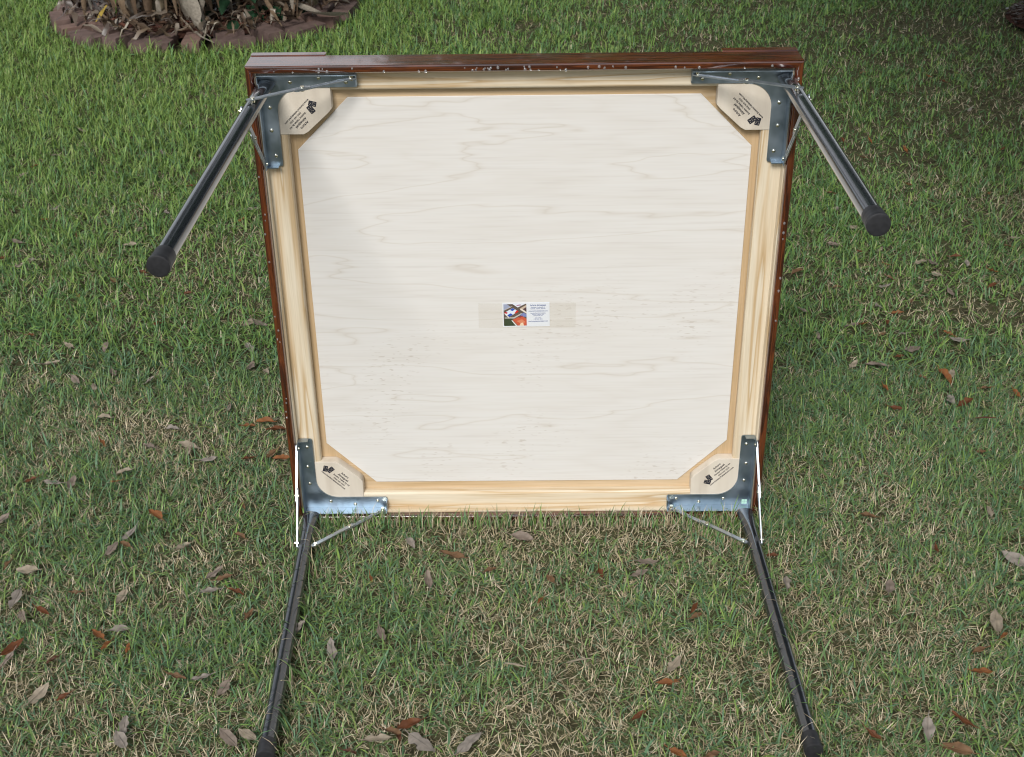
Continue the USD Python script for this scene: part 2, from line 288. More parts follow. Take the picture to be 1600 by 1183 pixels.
# corner blocks with the maker's stamp
def stamp():
    items = []
    def txt(s, x, y, length, h, bold):
        m = meshkit.text_mesh(s, h, .0003, bold); b = m.bounds
        m.apply_scale([length / (b[1, 0] - b[0, 0]), 1, 1]); m.apply_translation([x - m.bounds[0, 0], y, 0]); items.append(m)
    txt('www.DominoTablesbyArt.com', 0, 0, .057, .0026, True)
    txt('(956) 460-2222', .025, .0052, .026, .0026, True)
    txt('Domino Tables By Art', .020, .0108, .038, .0027, True)
    txt('Almaguel', .0257, .0163, .024, .0036, True)
    txt('Arturo', .028, .0225, .017, .0036, True)
    for (cx, cy, ang, L, wd, pips) in ((.0097, .0150, math.atan2(-170, -25), .0135, .0088, ((-.0042, .002), (-.0042, -.002), (-.0026, 0), (.0042, .002), (.0042, -.002), (.0026, .002), (.0026, -.002))),
                                 (.0012, .0105, math.atan2(-129, 77), .0125, .0082, ((-.004, .002), (-.004, -.002), (-.0022, .002), (-.0022, -.002), (.003, 0), (.0042, .002)))):
        g = sg.box(-L / 2, -wd / 2, L / 2, wd / 2).buffer(-.0008).buffer(.0008, quad_segs=3)
        holes = unary_union([sg.Point(*p).buffer(.00062, quad_segs=2) for p in pips] + [sg.box(-.0002, -wd * .33, .0002, wd * .33)])
        g = affinity.translate(affinity.rotate(g.difference(holes), ang, origin=(0, 0), use_radians=True), cx, cy)
        m = trimesh.creation.extrude_polygon(g, .0003 if cx > .005 else .00036, engine='earcut'); items.append(m)
    return cat_(items)
ST = stamp(); ST.apply_scale([1.06, 1.06, 1])
bpts = [(.4405, .8980), (.323, .8980), (.323, .834), (.330, .826), (.366, .7935), (.374, .789), (.4405, .789)]
corner_n = 0
for sz in (1, -1):
    for sx in (-1, 1):
        pts = [(sx * x, HW + sz * (z - HW)) for x, z in bpts]
        b = obj('corner_block', plate_soft(sg.Polygon(pts), .0262, .0452, .0016), BLOCKS[corner_n], TP, smooth=40)
        m = ST.copy()
        u = np.array([-sx, -sz]) / math.sqrt(2)              # stamp's up: towards the middle of the table
        r_ = np.array([u[1], -u[0]])
        th = {(1, -1): 0, (-1, -1): 0, (-1, 1): 0, (1, 1): 0}[(sx, sz)]
        org = np.array([sx * .3765, HW + sz * (.8255 - HW)]) - r_ * .0285 - u * .0085
        v = m.vertices
        P2 = org + v[:, :1] * r_ + v[:, 1:2] * u
        m.vertices = np.stack([P2[:, 0], .0261 - v[:, 2], P2[:, 1]], 1)
        obj('stamp', m, INK, pth(b))
        corner_n += 1

# folding leg brackets, legs and braces
def strap(A, B, nrm, w=.0105, t=.0020, bend=0.0, hinge=True):
    """flat two-link brace from A to B whose flat side faces nrm"""
    A, B, nrm = (np.array(v, float) for v in (A, B, nrm))
    d = B - A; L = np.linalg.norm(d); d /= L; nn = nrm - d * (nrm @ d); nn /= np.linalg.norm(nn); s = np.cross(d, nn)
    out = []
    def link(a, b, off):
        g = sg.LineString([(a * L, 0), (b * L, 0)]).buffer(w / 2, quad_segs=5)
        m = trimesh.creation.extrude_polygon(g, t, engine='earcut'); v = m.vertices
        m.vertices = A + v[:, :1] * d + v[:, 1:2] * s + (v[:, 2:] - t / 2 + off) * nn
        out.append(m)
    link(0, .55, 0); link(.45, 1, t * 1.15)
    rib = trimesh.creation.box(extents=(L * .40, .003, .0016)); v = rib.vertices.copy()
    rib.vertices = A + d * (L * .23) + v[:, :1] * d + v[:, 1:2] * s + (v[:, 2:] + t * .5 + .0006) * nn
    out.append(rib)
    tips = []
    for f in (.02, .5, .97):
        c = trimesh.creation.cylinder(radius=.0036, height=.006 + t, sections=10); v = c.vertices
        tips.append(trimesh.Trimesh(A + d * (L * f) + v[:, :1] * d + v[:, 1:2] * s + (v[:, 2:] + t * .6) * nn, c.faces))
    return cat_(out), tips
LEGS = {(-1, 1): ((-.427, .014, .880), (-.4502, -.647, .8537)), (1, 1): ((.433, .014, .882), (.4217, -.6477, .9001)),
        (-1, -1): ((-.425, -.008, .025), (-.408, -.645, .0215)), (1, -1): ((.427, -.008, .025), (.438, -.638, .0215))}
aw, al = .0265, .164
for sz in (1, -1):
    for sx in (-1, 1):
        x_out, z_out = .4408, .8978
        L_ = unary_union([sg.box(x_out - al, z_out - aw, x_out, z_out), sg.box(x_out - aw, z_out - al, x_out, z_out)])
        L_ = L_.buffer(.042, quad_segs=10).buffer(-.042, quad_segs=10)
        L_ = L_.intersection(sg.box(x_out - al, z_out - al, x_out, z_out)).buffer(-.004).buffer(.004, quad_segs=4)
        G = affinity.translate(affinity.scale(affinity.translate(L_, 0, -HW), sx, sz, origin=(0, 0)), 0, HW)
        pl = plate(G, .0236, .0258)
        # standing flanges along the outer edges, with a folded lip at the arm ends
        fx0, fx1 = sorted((sx * (x_out - al), sx * x_out)); fz = HW + sz * (z_out - HW)
        f1 = box(fx0, fx1, .0030, .0234, min(fz, fz - sz * .0018), max(fz, fz - sz * .0018))
        fzz = sorted((HW + sz * (z_out - al - HW), HW + sz * (z_out - .004 - HW))); fx = sx * x_out
        f2 = box(min(fx, fx - sx * .0018), max(fx, fx - sx * .0018), .0030, .0234, fzz[0], fzz[1])
        e1x = sx * (x_out - al); e1 = box(min(e1x, e1x + sx * .0016), max(e1x, e1x + sx * .0016), .012, .0234, min(fz - sz * .002, fz - sz * .020), max(fz - sz * .002, fz - sz * .020))
        e2z = HW + sz * (z_out - al - HW); e2 = box(min(fx - sx * .002, fx - sx * .020), max(fx - sx * .002, fx - sx * .020), .012, .0234, min(e2z, e2z + sz * .0016), max(e2z, e2z + sz * .0016))
        # pressed ridge in the arm
        br = obj('leg_bracket', cat_([pl, f1, f2, e1, e2]), ZINC, TP)
        for (dx, dz) in ((.016, .145), (.014, .060), (.052, .017), (.145, .018), (.013, .100), (.100, .010)):
            c = trimesh.creation.icosphere(2, .0034); c.apply_scale((1, .55, 1)); c.apply_translation((sx * (x_out - dx), .0232, HW + sz * (z_out - dz - HW)))
            obj('screw', c, BRASS, pth(br), smooth=True)
        A, B = (np.array(v) for v in LEGS[(sx, sz)])
        d = (B - A) / np.linalg.norm(B - A)
        ts = np.array([0, .012, .035, .06, .085, .62, 1.0]); L = np.linalg.norm(B - A)
        cen = [A + d * min(t_, L - .02) if t_ < 1 else A + d * (L - .02) for t_ in ts]
        rad = [.0127] * 7; sq = [(1.25, .6), (1.22, .62), (1.15, .75), (1.03, .95), (1, 1), (1, 1), (1, 1)]
        lg = obj('leg', tube(cen, rad, 28, sq), LEG, TP, smooth=50)
        E = B
        ft = tube([E - d * .034, E - d * .0325, E - d * .022, E - d * .0205, E - d * .019, E - d * .012, E - d * .0075, E - d * .006, E - d * .0008, E], [.0131, .0139, .0141, .0137, .0142, .0143, .0146, .0152, .0148, .0126], 28)
        obj('rubber_foot', ft, RUBBER, pth(lg), smooth=40)
        # braces
        s_h = .185 if sz > 0 else .165
        Pm = A + d * (L * s_h)
        zside = HW + sz * (z_out - .004 - HW)
        a1 = np.array([sx * (x_out - al + .006), .012, zside - sz * .004]); b1 = Pm + np.array([0, 0, .0152])
        if sz < 0: a1[2] = .0215; b1 = Pm + np.array([-sx * .016, 0, .001])
        m, tips = strap(a1, b1, (0, 0, 1), w=.0105 if sz > 0 else .008)
        bo = obj('brace', m, BRIGHT, TP, smooth=30)
        for t_ in tips: obj('rivet', t_, BRASS, pth(bo), smooth=40)
        a2 = np.array([sx * (x_out + .0012), .010, HW + sz * (z_out - al + .008 - HW)]); b2 = Pm + np.array([sx * .0160, 0, .002])
        m, tips = strap(a2, b2, (-sx, 0, 0))
        bo = obj('brace', m, BRIGHT, TP, smooth=30)
        for t_ in tips: obj('rivet', t_, BRASS, pth(bo), smooth=40)
# four small pale green squares, two by two, on the lower right bracket
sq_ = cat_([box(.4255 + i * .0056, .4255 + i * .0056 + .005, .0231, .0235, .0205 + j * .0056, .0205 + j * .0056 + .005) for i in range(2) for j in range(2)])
tag(obj('green_squares', sq_, look('pale_green_squares', {'p': ('principled_bsdf', {'base_color': (.50, .80, .66), 'roughness': .3})}, []), TP), 'four pale green squares on the lower right bracket')

# business card under a strip of clear tape
yc = .0429
card = obj('business_card', plate(affinity.rotate(sg.box(-.0423, .4103, .0444, .4598), .8, origin=(0, .434)), yc - .0004, yc - .00005), PAPER, TP)
R = np.random.default_rng(3)
def in_card(poly): return affinity.translate(affinity.rotate(poly, .8, origin=(0, 0)), 0, 0)
def cardpoly(pts, col, lift):                                # coordinates in the photo print, 0..1 each way
    x0, x1, z0, z1 = -.0402, .0018, .4128, .4572
    g = sg.Polygon([(x0 + (x1 - x0) * a, z0 + (z1 - z0) * b) for a, b in pts]).intersection(sg.box(x0, z0, x1, z1))
    g = affinity.rotate(g, .8, origin=(0, .434)); g = getattr(g, 'geoms', [g])
    m = cat_([plate(q_, yc - .0005 - lift * .00003, yc - .0004) for q_ in g if q_.area > 0]); return m, np.tile(col, (len(m.vertices), 1))
shapes = [([(0, 0), (1, 0), (1, 1), (0, 1)], (.13, .10, .08)),
          ([(0, .72), (.34, .86), (.15, 1), (0, 1)], (.36, .40, .55)), ([(0, .70), (.36, .88), (.40, .92), (.05, .74)], (.75, .66, .55)),
          ([(.40, 1), (.62, .84), (.95, 1)], (.78, .82, .92)), ([(.55, .95), (.75, .98), (.78, .93), (.60, .91)], (.45, .25, .35)), ([(.70, .78), (1, .95), (1, .86), (.78, .72)], (.62, .50, .40)), ([(.72, .74), (1, .55), (1, .62), (.80, .78)], (.82, .74, .66)), ([(.86, .76), (1, .82), (1, .68)], (.10, .05, .06)),
          ([(.02, .60), (.40, .82), (.66, .66), (.24, .42)], (.75, .82, .93)), ([(.28, .74), (.40, .82), (.50, .75), (.38, .68)], (.04, .11, .52)), ([(.15, .49), (.24, .42), (.40, .52), (.31, .58)], (.03, .09, .50)),
          ([(.02, .60), (.10, .66), (.19, .60), (.10, .55)], (.55, .02, .03)), ([(.47, .58), (.58, .72), (.66, .66), (.54, .57)], (.70, .03, .02)), ([(.03, .56), (.20, .38), (.23, .41), (.06, .60)], (.85, .82, .80)), ([(.30, .40), (.68, .62), (.72, .59), (.36, .37)], (.16, .12, .10)),
          ([(.04, .38), (.45, .40), (.78, .58), (.80, .54), (.47, .34), (.05, .35)], (.55, .55, .52)), ([(.70, .50), (.88, .60), (1, .52), (1, .40), (.84, .42)], (.22, .26, .52)),
          ([(.02, 0), (.02, .32), (.34, .33), (.52, 0)], (.055, .075, .04)), ([(.38, .27), (.60, .38), (.85, .42), (1, .30), (1, 0), (.62, 0)], (.62, .12, .06)), ([(.55, .22), (.80, .30), (.95, .16), (.78, .08)], (.72, .26, .14)), ([(.68, 0), (.74, .12), (.84, .14), (.88, 0)], (.88, .70, .50)),
          ([(.33, .25), (.37, .26), (.58, 0), (.52, 0)], (.85, .84, .82)), ([(.66, .40), (.82, .47), (.84, .43), (.70, .36)], (.35, .05, .06))]
pm = [cardpoly(p, c, i) for i, (p, c) in enumerate(shapes)]
pic = obj('printed_picture', cat_([a for a, _ in pm]), TINT, pth(card)); tint_attr(pic, np.vstack([b for _, b in pm]))
lines = [('Arturo Almaguel', .4536, .029, .0028, True), ('Designer, Craftsman, &', .4496, .026, .0020, False), ('Builder, Tables, Games', .4470, .027, .0020, False), ('www.dominotablesbyart.com', .4422, .035, .0019, True),
         ('Handcrafted Custom Made', .4378, .028, .0018, False), ('Domino Tables, Gifts', .4353, .022, .0018, False), ('Designed for you', .4328, .017, .0018, False), ('Cell # 956', .4280, .011, .0018, False), ('(956) 460-2222', .4254, .016, .0018, False), ('dominotablesbyart@art.com', .4212, .036, .0018, True)]
ms = []
for s_, z, ln, h, bo in lines:
    m = meshkit.text_mesh(s_, h, .0002, bo); b = m.bounds; m.apply_scale([ln / (b[1, 0] - b[0, 0]), 1, 1]); m.apply_translation([.0232 - ln / 2 - m.bounds[0, 0], z - .001, 0])
    v = m.vertices; a = math.radians(.8); X, Z = v[:, 0], v[:, 1] - .434
    m.vertices = np.stack([X * math.cos(a) - Z * math.sin(a), yc - .00041 - v[:, 2], .434 + X * math.sin(a) + Z * math.cos(a)], 1); ms.append(m)
obj('printed_text', cat_(ms), INK_BLUE, pth(card))
obj('clear_tape', plate(sg.box(-.0865, .4085, .0925, .4592), yc - .0016, yc - .0014), TAPE, TP)

# water drops clinging to the table edge, glints put into their whitish colour
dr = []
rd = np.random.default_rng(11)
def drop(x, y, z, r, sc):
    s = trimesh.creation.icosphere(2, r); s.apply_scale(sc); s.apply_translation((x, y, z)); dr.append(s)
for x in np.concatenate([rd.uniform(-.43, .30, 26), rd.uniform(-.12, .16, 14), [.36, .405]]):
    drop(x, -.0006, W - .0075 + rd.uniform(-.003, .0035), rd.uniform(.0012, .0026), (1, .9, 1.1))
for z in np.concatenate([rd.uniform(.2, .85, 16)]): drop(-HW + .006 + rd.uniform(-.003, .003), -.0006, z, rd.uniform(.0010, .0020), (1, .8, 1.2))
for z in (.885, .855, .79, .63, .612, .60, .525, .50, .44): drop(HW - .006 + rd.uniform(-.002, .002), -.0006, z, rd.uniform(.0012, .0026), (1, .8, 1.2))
tag(obj('water_drops', cat_(dr), WHITENED_WATER, TP, smooth=True), 'small water drops along the table edge, whitened for glints', kind='stuff')

# ------------------------------------------------------------------ brick-ringed beds
def ring(name, cx, cy, R, label, group=None):
    t = thing(name, label, 'brick edging'); P = pth(t); rg = np.random.default_rng(int(abs(cx * 100)) + 1)
    units = 12; da = 2 * math.pi / units
    def brick(rm, ang, lx, ly, dz):
        m = chamfer_box(lx, ly, .06, .004, .002, rg)
        a = ang + rg.uniform(-.03, .03); x, y = cx + rm * math.cos(ang), cy + rm * math.sin(ang)
        M = trimesh.transformations.rotation_matrix(a - math.pi / 2, (0, 0, 1)) @ trimesh.transformations.rotation_matrix(rg.uniform(-.05, .05), (1, 0, 0))
        m.apply_transform(M); m.apply_translation((x, y, .018 + dz + ground_z(x, y)))
        obj('brick', m, BRICKS[rg.integers(4)], P)
    for k in range(units):
        a = k * da + .1
        brick(R - .10, a, .074, .190, rg.uniform(-.005, .008))
        for rm, dl in ((R - .042, .180), (R - .152, .124)):
            brick(rm, a + da / 2, dl, .076, rg.uniform(-.006, .008))
    return t
ring('brick_edging', -1.48, 4.10, .715, 'ring of worn red brick pavers round the planting bed with drooping dead leaves')
ring('brick_edging', .46, 4.96, .725, 'far ring of brick pavers at the top edge behind the middle of the table')
def bed(cx, cy, R, label, seed):
    r_ = np.linspace(0, 1, 14); a_ = np.linspace(0, 2 * math.pi, 48, endpoint=False); V = []; F = []
    for i, r in enumerate(r_):
        for a in a_:
            x, y = cx + r * R * math.cos(a), cy + r * R * math.sin(a)
            V.append((x, y, .022 + .05 * (1 - r ** 2) + .03 * (meshkit.fbm(np.array([x * 9, y * 9, seed]), 3) - .5) + float(ground_z(x, y))))
    for i in range(13):
        for j in range(48): F.append((i * 48 + j, (i + 1) * 48 + j, (i + 1) * 48 + (j + 1) % 48, i * 48 + (j + 1) % 48))
    return tag(obj('planting_bed', (V, F), MULCH, smooth=True), label, 'planting bed', kind='structure')
bed(-1.48, 4.10, .53, 'reddish brown soil inside the near brick ring', 1); bed(.46, 4.96, .54, 'soil inside the far brick ring', 2)
bed(2.52, 3.68, .36, 'dark mulch patch at the right edge of the lawn', 3)
# bark chips and litter on the beds
def chips(name, label, places, col, seed):
    rg = np.random.default_rng(seed); ms = []; cols = []
    for cx, cy, R, n_ in places:
        for _ in range(n_):
            r, a = R * math.sqrt(rg.uniform()), rg.uniform(0, 2 * math.pi); x, y = cx + r * math.cos(a), cy + r * math.sin(a)
            m = trimesh.creation.box(extents=(rg.uniform(.015, .05), rg.uniform(.006, .016), .004))
            m.apply_transform(trimesh.transformations.euler_matrix(rg.uniform(-.5, .5), rg.uniform(-.5, .5), rg.uniform(0, 6.3)))
            m.apply_translation((x, y, .03 + .05 * (1 - (r / R) ** 2) + rg.uniform(0, .02) + float(ground_z(x, y)))); ms.append(m)
            c = col[rg.integers(len(col))] * rg.uniform(.6, 1.25); cols.append(np.tile(c, (len(m.vertices), 1)))
    o = obj(name, cat_(ms), TINT); tint_attr(o, np.vstack(cols)); tag(o, label, 'mulch', kind='stuff')
chips('bark_mulch', 'red-brown bark chips scattered over the brick-ringed beds', [(-1.48, 4.1, .52, 900), (.46, 4.96, .52, 200)], [np.array((.13, .05, .032)), np.array((.12, .07, .048)), np.array((.07, .028, .02)), np.array((.10, .065, .045))], 4)
chips('dark_mulch', 'nearly black mulch chips in the patch at the right edge', [(2.52, 3.68, .36, 600)], [np.array((.03, .018, .013)), np.array((.05, .03, .022))], 5)

# ------------------------------------------------------------------ plants in the bed
def ribbon(pts, width, twist=0.0, curl=0.0, rg=None, jag=0.0, cols=3):
    pts = np.asarray(pts, float); k = len(pts); tan = np.gradient(pts, axis=0); tan /= np.linalg.norm(tan, axis=1, keepdims=True)
    V = []; F = []
    for i in range(k):
        ref = np.array([0, 0, 1.0]) if abs(tan[i, 2]) < .93 else np.array([math.cos(i * .2), math.sin(i * .2), 0])
        s = np.cross(tan[i], ref); s /= np.linalg.norm(s); nn = np.cross(s, tan[i]); a = twist * i / k
        s2, n2 = s * math.cos(a) + nn * math.sin(a), nn * math.cos(a) - s * math.sin(a)
        for j in range(cols):
            f = (j / (cols - 1) - .5) * 2; w = width[i] * (1 + (rg.uniform(-jag, jag) if rg is not None else 0))
            V.append(pts[i] + s2 * f * w + n2 * (curl * abs(f) * width[i]))
    for i in range(k - 1):
        for j in range(cols - 1):
            p = i * cols + j; F.append((p, p + 1, p + cols + 1, p + cols))
    return V, F
def banana(x, y, h, n_dead, n_green, label, seed, lean=(0, 0), straps=STRAP):
    rg = np.random.default_rng(seed); t = thing('banana_plant', label, 'plant'); P = pth(t); z0 = float(ground_z(x, y)) + .02
    ts = np.linspace(0, 1, 9); c = np.stack([x + lean[0] * ts, y + lean[1] * ts, z0 + h * ts], 1)
    obj('stem', tube(c, np.linspace(.042, .022, 9) * (1 + .12 * np.sin(ts * 30)), 12), STEM, P, smooth=True)
    for k in range(n_dead):
        a = rg.uniform(0, 2 * math.pi) if k % 3 else rg.uniform(math.pi * 1.1, math.pi * 1.95)
        z1 = (rg.uniform(.12, .45) if k % 2 else rg.uniform(.3, .8)) * h; out = rg.uniform(.06, .26); dx, dy = math.cos(a), math.sin(a); m = 9; pts = []
        zb = rg.uniform(.0, .10) if rg.uniform() < .75 else rg.uniform(.1, .2)
        for i in range(m):
            f = i / (m - 1); r = .03 + out * math.sin(min(1, f * 1.2) * math.pi / 2) * (1 - .25 * f) + rg.uniform(-.008, .008)
            zz = z0 + z1 * (1 - f ** 1.4) + zb * f + .10 * math.sin(f * math.pi) * (1 - f); pts.append((x + dx * r + rg.uniform(-.01, .01), y + dy * r + rg.uniform(-.01, .01), max(zz, z0 + .012)))
        w0 = rg.uniform(.005, .024) if k % 4 else rg.uniform(.022, .036); wd = [w0 * (.55 + .7 * math.sin(math.pi * (i / (m - 1)) ** .8)) * (.25 if i == m - 1 else 1) for i in range(m)]
        obj('dead_leaf', ribbon(pts, wd, rg.uniform(-2.2, 2.2), rg.uniform(-.5, .9), rg, .3, 4), straps[rg.integers(len(straps))], P, smooth=True)
    for k in range(n_green):
        a = rg.uniform(0, 2 * math.pi); dx, dy = math.cos(a), math.sin(a); m = 10; Lg = rg.uniform(.5, .9); pts = [(x + lean[0] + dx * Lg * f, y + lean[1] + dy * Lg * f, z0 + h * .95 + .5 * Lg * math.sin(f * 2.2) * (1.1 - f)) for f in np.linspace(0, 1, m)]
        wd = [.02 + .085 * math.sin(math.pi * (i / (m - 1)) ** .7) for i in range(m)]
        obj('green_leaf', ribbon(pts, wd, 0, .35, rg, .05, 3), GREENL[rg.integers(2)], P, smooth=True)
    return t
banana(-1.80, 3.95, .95, 24, 8, 'leftmost banana plant in the brick ring, skirt of brown dead leaves', 21, (-.06, .02))
banana(-1.63, 3.80, .80, 26, 7, 'banana plant with broken brown leaf stalks just left of the big pale hanging leaf', 22, (.04, 0))
banana(-1.44, 3.82, 1.05, 22, 8, 'banana plant trailing one broad pale grey dead leaf onto the bricks', 23, (.02, .05))
banana(-1.13, 3.93, .95, 26, 8, 'banana plant right of the dark leafy shrub with tan shredded leaves', 24, (.03, .03))
banana(-.99, 4.03, .75, 28, 7, 'rightmost banana plant in the brick ring, its dead leaves heaped on the bricks', 25, (.06, 0))
def shrub(x, y, label, seed, h=.5, n=90):
    rg = np.random.default_rng(seed); t = thing('leafy_shrub', label, 'shrub'); P = pth(t); z0 = .05; lv = []
    obj('stem', tube([(x, y, 0), (x + .02, y, h * .5), (x, y + .03, h * .85)], [.014, .011, .006], 8), STEM, P, smooth=True)
    for k in range(n):
        a, e = rg.uniform(0, 2 * math.pi), rg.uniform(-.2, .9); r0 = rg.uniform(.02, .26); zc = z0 + rg.uniform(.03, 1) ** 1.5 * h
        L = rg.uniform(.07, .14); d = np.array([math.cos(a), math.sin(a), e * .5]); c = np.array([x, y, zc]) + np.array([math.cos(a) * r0, math.sin(a) * r0, 0])
        pts = [c + d * L * f + np.array([0, 0, -.05 * f * f]) for f in np.linspace(0, 1, 6)]
        V_, F_ = ribbon(pts, [.004, .020, .028, .026, .016, .002], 0, .25); lv.append(trimesh.Trimesh(V_, [q for f in F_ for q in ((f[0], f[1], f[2]), (f[0], f[2], f[3]))], process=False))
    obj('foliage', cat_(lv), GREENL[2], P, smooth=True)
shrub(-1.31, 3.93, 'dark green leafy shrub low between the dead banana leaves', 31)
shrub(-1.22, 4.10, 'small deep green shrub at the back of the brick ring', 32, .4, 60)
# long pale litter: broad hanging leaf and broken stalks lying across the bricks
def litter(name, pts, w, mat, label, seed, curl=.4, tw=.6, cat='dead leaf'):
    rg = np.random.default_rng(seed); p = np.array(pts, float); tt = np.linspace(0, len(p) - 1, 12)
    q_ = np.stack([np.interp(tt, np.arange(len(p)), p[:, i]) for i in range(3)], 1); q_[1:-1] = (q_[:-2] + 2 * q_[1:-1] + q_[2:]) / 4
    tag(obj(name, ribbon(q_, np.interp(np.linspace(0, 1, 12), np.linspace(0, 1, len(w)), w), tw, curl, rg, .2, 4), mat, smooth=True), label, cat)
litter('dead_leaf_frond', [(-1.47, 3.72, .34), (-1.46, 3.64, .24), (-1.43, 3.57, .13), (-1.40, 3.52, .07), (-1.33, 3.43, .058)], [.018, .036, .034, .018, .004], STRAP[0], 'broad pale grey dead leaf hanging over the front bricks of the ring', 1)
litter('dead_leaf_frond', [(-1.41, 3.51, .066), (-1.37, 3.44, .060), (-1.30, 3.37, .052)], [.006, .005, .003], STRAP[0], 'thin pale stalk end drooping off the front of the brick ring', 2, 0, 0)
litter('dead_leaf_frond', [(-1.90, 3.80, .075), (-1.80, 3.63, .065), (-1.70, 3.54, .060), (-1.58, 3.49, .058)], [.006, .012, .010, .003], STRAP[1], 'curled brown leaf strip lying on the left front bricks', 3)
litter('dead_leaf_frond', [(-2.02, 3.78, .070), (-1.94, 3.74, .075), (-1.86, 3.74, .062)], [.006, .012, .004], STRAP[0], 'short whitish leaf curl on the leftmost bricks', 4)
litter('dead_leaf_frond', [(-1.98, 3.95, .22), (-1.74, 3.82, .17), (-1.55, 3.70, .24)], [.008, .010, .006], STRAP[1], 'long tan leaf stalk leaning across the left plants', 5, .2, .2)
litter('dead_leaf_frond', [(-1.02, 3.80, .11), (-.92, 3.72, .075), (-.84, 3.74, .062), (-.78, 3.80, .06)], [.012, .045, .040, .006], STRAP[0], 'crumpled tan leaf heaped on the right end of the brick ring', 6)
litter('dead_leaf_frond', [(-1.17, 3.80, .18), (-1.10, 3.68, .10), (-1.05, 3.60, .06)], [.006, .012, .003], STRAP[1], 'narrow brown stalk slanting down to the right front bricks', 7, .2, .4)
litter('dead_leaf_frond', [(-.95, 3.98, .20), (-.86, 3.93, .12), (-.80, 4.00, .06)], [.02, .035, .006], STRAP[0], 'papery pale leaf at the far right corner of the brick ring', 8)
litter('yellow_leaf', [(-1.84, 3.72, .13), (-1.86, 3.68, .10), (-1.88, 3.65, .075)], [.004, .009, .002], leafmat('leaf_yellow', (.38, .27, .05), .2), 'single yellow leaf hanging at the left of the brick ring', 9)
litter('green_blade', [(-1.80, 3.70, .10), (-1.79, 3.70, .22), (-1.74, 3.72, .36)], [.012, .014, .004], GREENL[1], 'upright bright green blade among the left plants', 10, .2, .2, 'leaf')

rgl = np.random.default_rng(77); lm = []; lc = []
for _ in range(620):                                         # crumpled scraps of dead leaf heaped round the stems and spilling on the bricks
    a = rgl.uniform(0, 2 * math.pi); r = .66 * math.sqrt(rgl.uniform(.05, 1)); x, y = -1.48 + r * math.cos(a), 4.10 + r * math.sin(a)
    if y > 4.45 and rgl.uniform() < .6: continue
    ln = rgl.uniform(.05, .20) * (.6 if r > .52 else 1); b = rgl.uniform(0, 2 * math.pi); e = rgl.uniform(-.1, .75) if r < .5 else rgl.uniform(-.05, .15); d = np.array([math.cos(b) * math.cos(e), math.sin(b) * math.cos(e), math.sin(e)])
    c = np.array([x, y, .072 + rgl.uniform(0, .03)]); pts = [c + d * ln * (f - .3) + np.array([0, 0, rgl.uniform(.0, .02) - .05 * f * f]) for f in np.linspace(0, 1, 6)]
    pts = [(p[0], p[1], max(p[2], .052)) for p in pts]
    w0 = rgl.uniform(.003, .014); V_, F_ = ribbon(pts, [w0 * q_ for q_ in (.4, .8, 1, .9, .6, .1)], rgl.uniform(-2, 2), rgl.uniform(-.5, .8), rgl, .3)
    lm.append(trimesh.Trimesh(V_, [q_ for f in F_ for q_ in ((f[0], f[1], f[2]), (f[0], f[2], f[3]))], process=False))
    cc = np.array(((.19, .155, .12), (.10, .068, .045), (.05, .033, .023), (.13, .092, .06), (.33, .29, .23))[rgl.choice(5, p=(.2, .3, .25, .2, .05))]) * rgl.uniform(.7, 1.2); lc.append(np.tile(cc, (len(V_), 1)))
o = obj('leaf_litter', cat_(lm), TINT, smooth=True); tint_attr(o, np.vstack(lc)); tag(o, 'crumpled brown leaf litter heaped inside the near brick ring', 'leaf litter', kind='stuff')

# ------------------------------------------------------------------ unseen trees, added to shade the far lawn and darken reflections
def tree(x, y, h, R, label, seed, trunk_r, n_=2600):
    rg = np.random.default_rng(seed); t = thing('added_shade_tree', label, 'tree', 'unseen trees added for shade and reflections'); P = pth(t)
    zs = np.linspace(0, h * .55, 8); c = np.stack([x + .1 * np.sin(zs), y + .08 * np.cos(zs * 1.3), zs], 1)
    tr = [tube(c, np.linspace(trunk_r * 1.25, trunk_r * .7, 8), 14)]
    for k in range(7):
        a = k * .9 + rg.uniform(0, .5); L = R * rg.uniform(.6, .9); s0 = np.array([x, y, h * rg.uniform(.32, .52)])
        tr.append(tube([s0, s0 + np.array([math.cos(a) * L * .5, math.sin(a) * L * .5, L * .35]), s0 + np.array([math.cos(a) * L, math.sin(a) * L, L * .55])], [trunk_r * .5, trunk_r * .3, trunk_r * .1], 8))
    obj('trunk', cat_(tr), BARK, P, smooth=True)
    cl = rg.normal(size=(42, 3)); cl /= np.linalg.norm(cl, axis=1, keepdims=True); cl *= rg.uniform(.45, 1, (42, 1)); cl = cl * (R, R, h * .30) + (x, y, h * .68)
    ce = cl[rg.integers(42, size=n_)] + rg.normal(size=(n_, 3)) * R * .17
    d1 = rg.normal(size=(n_, 3)); d1 /= np.linalg.norm(d1, axis=1, keepdims=True); d2 = np.cross(d1, rg.normal(size=(n_, 3))); d2 /= np.linalg.norm(d2, axis=1, keepdims=True)
    sz_ = rg.uniform(.06, .16, (n_, 1)) * max(1, R / 2.4); V_ = np.stack([ce - d1 * sz_, ce + d2 * sz_ * .5, ce + d1 * sz_, ce - d2 * sz_ * .5], 1).reshape(-1, 3); F_ = np.arange(n_ * 4).reshape(-1, 4)
    obj('crown', (V_, F_), GREENL[2 if seed % 2 else 0], P)
tree(2.62, 3.70, 5.2, 2.3, 'unseen tree added for shade over the dark mulch patch at the right edge', 41, .13, 5200)
tree(2.35, -.60, 6.6, 2.3, 'unseen tall tree close by on the right, added to shade the far lawn', 45, .14, 6500)
tree(1.3, 13.0, 7.0, 3.1, 'unseen low broad tree far behind, added to darken the table edge reflection', 42, .18, 5200)
tree(7.5, 13.0, 8.0, 3.6, 'unseen broad tree far behind the right, added to darken reflections', 43, .2, 5200)
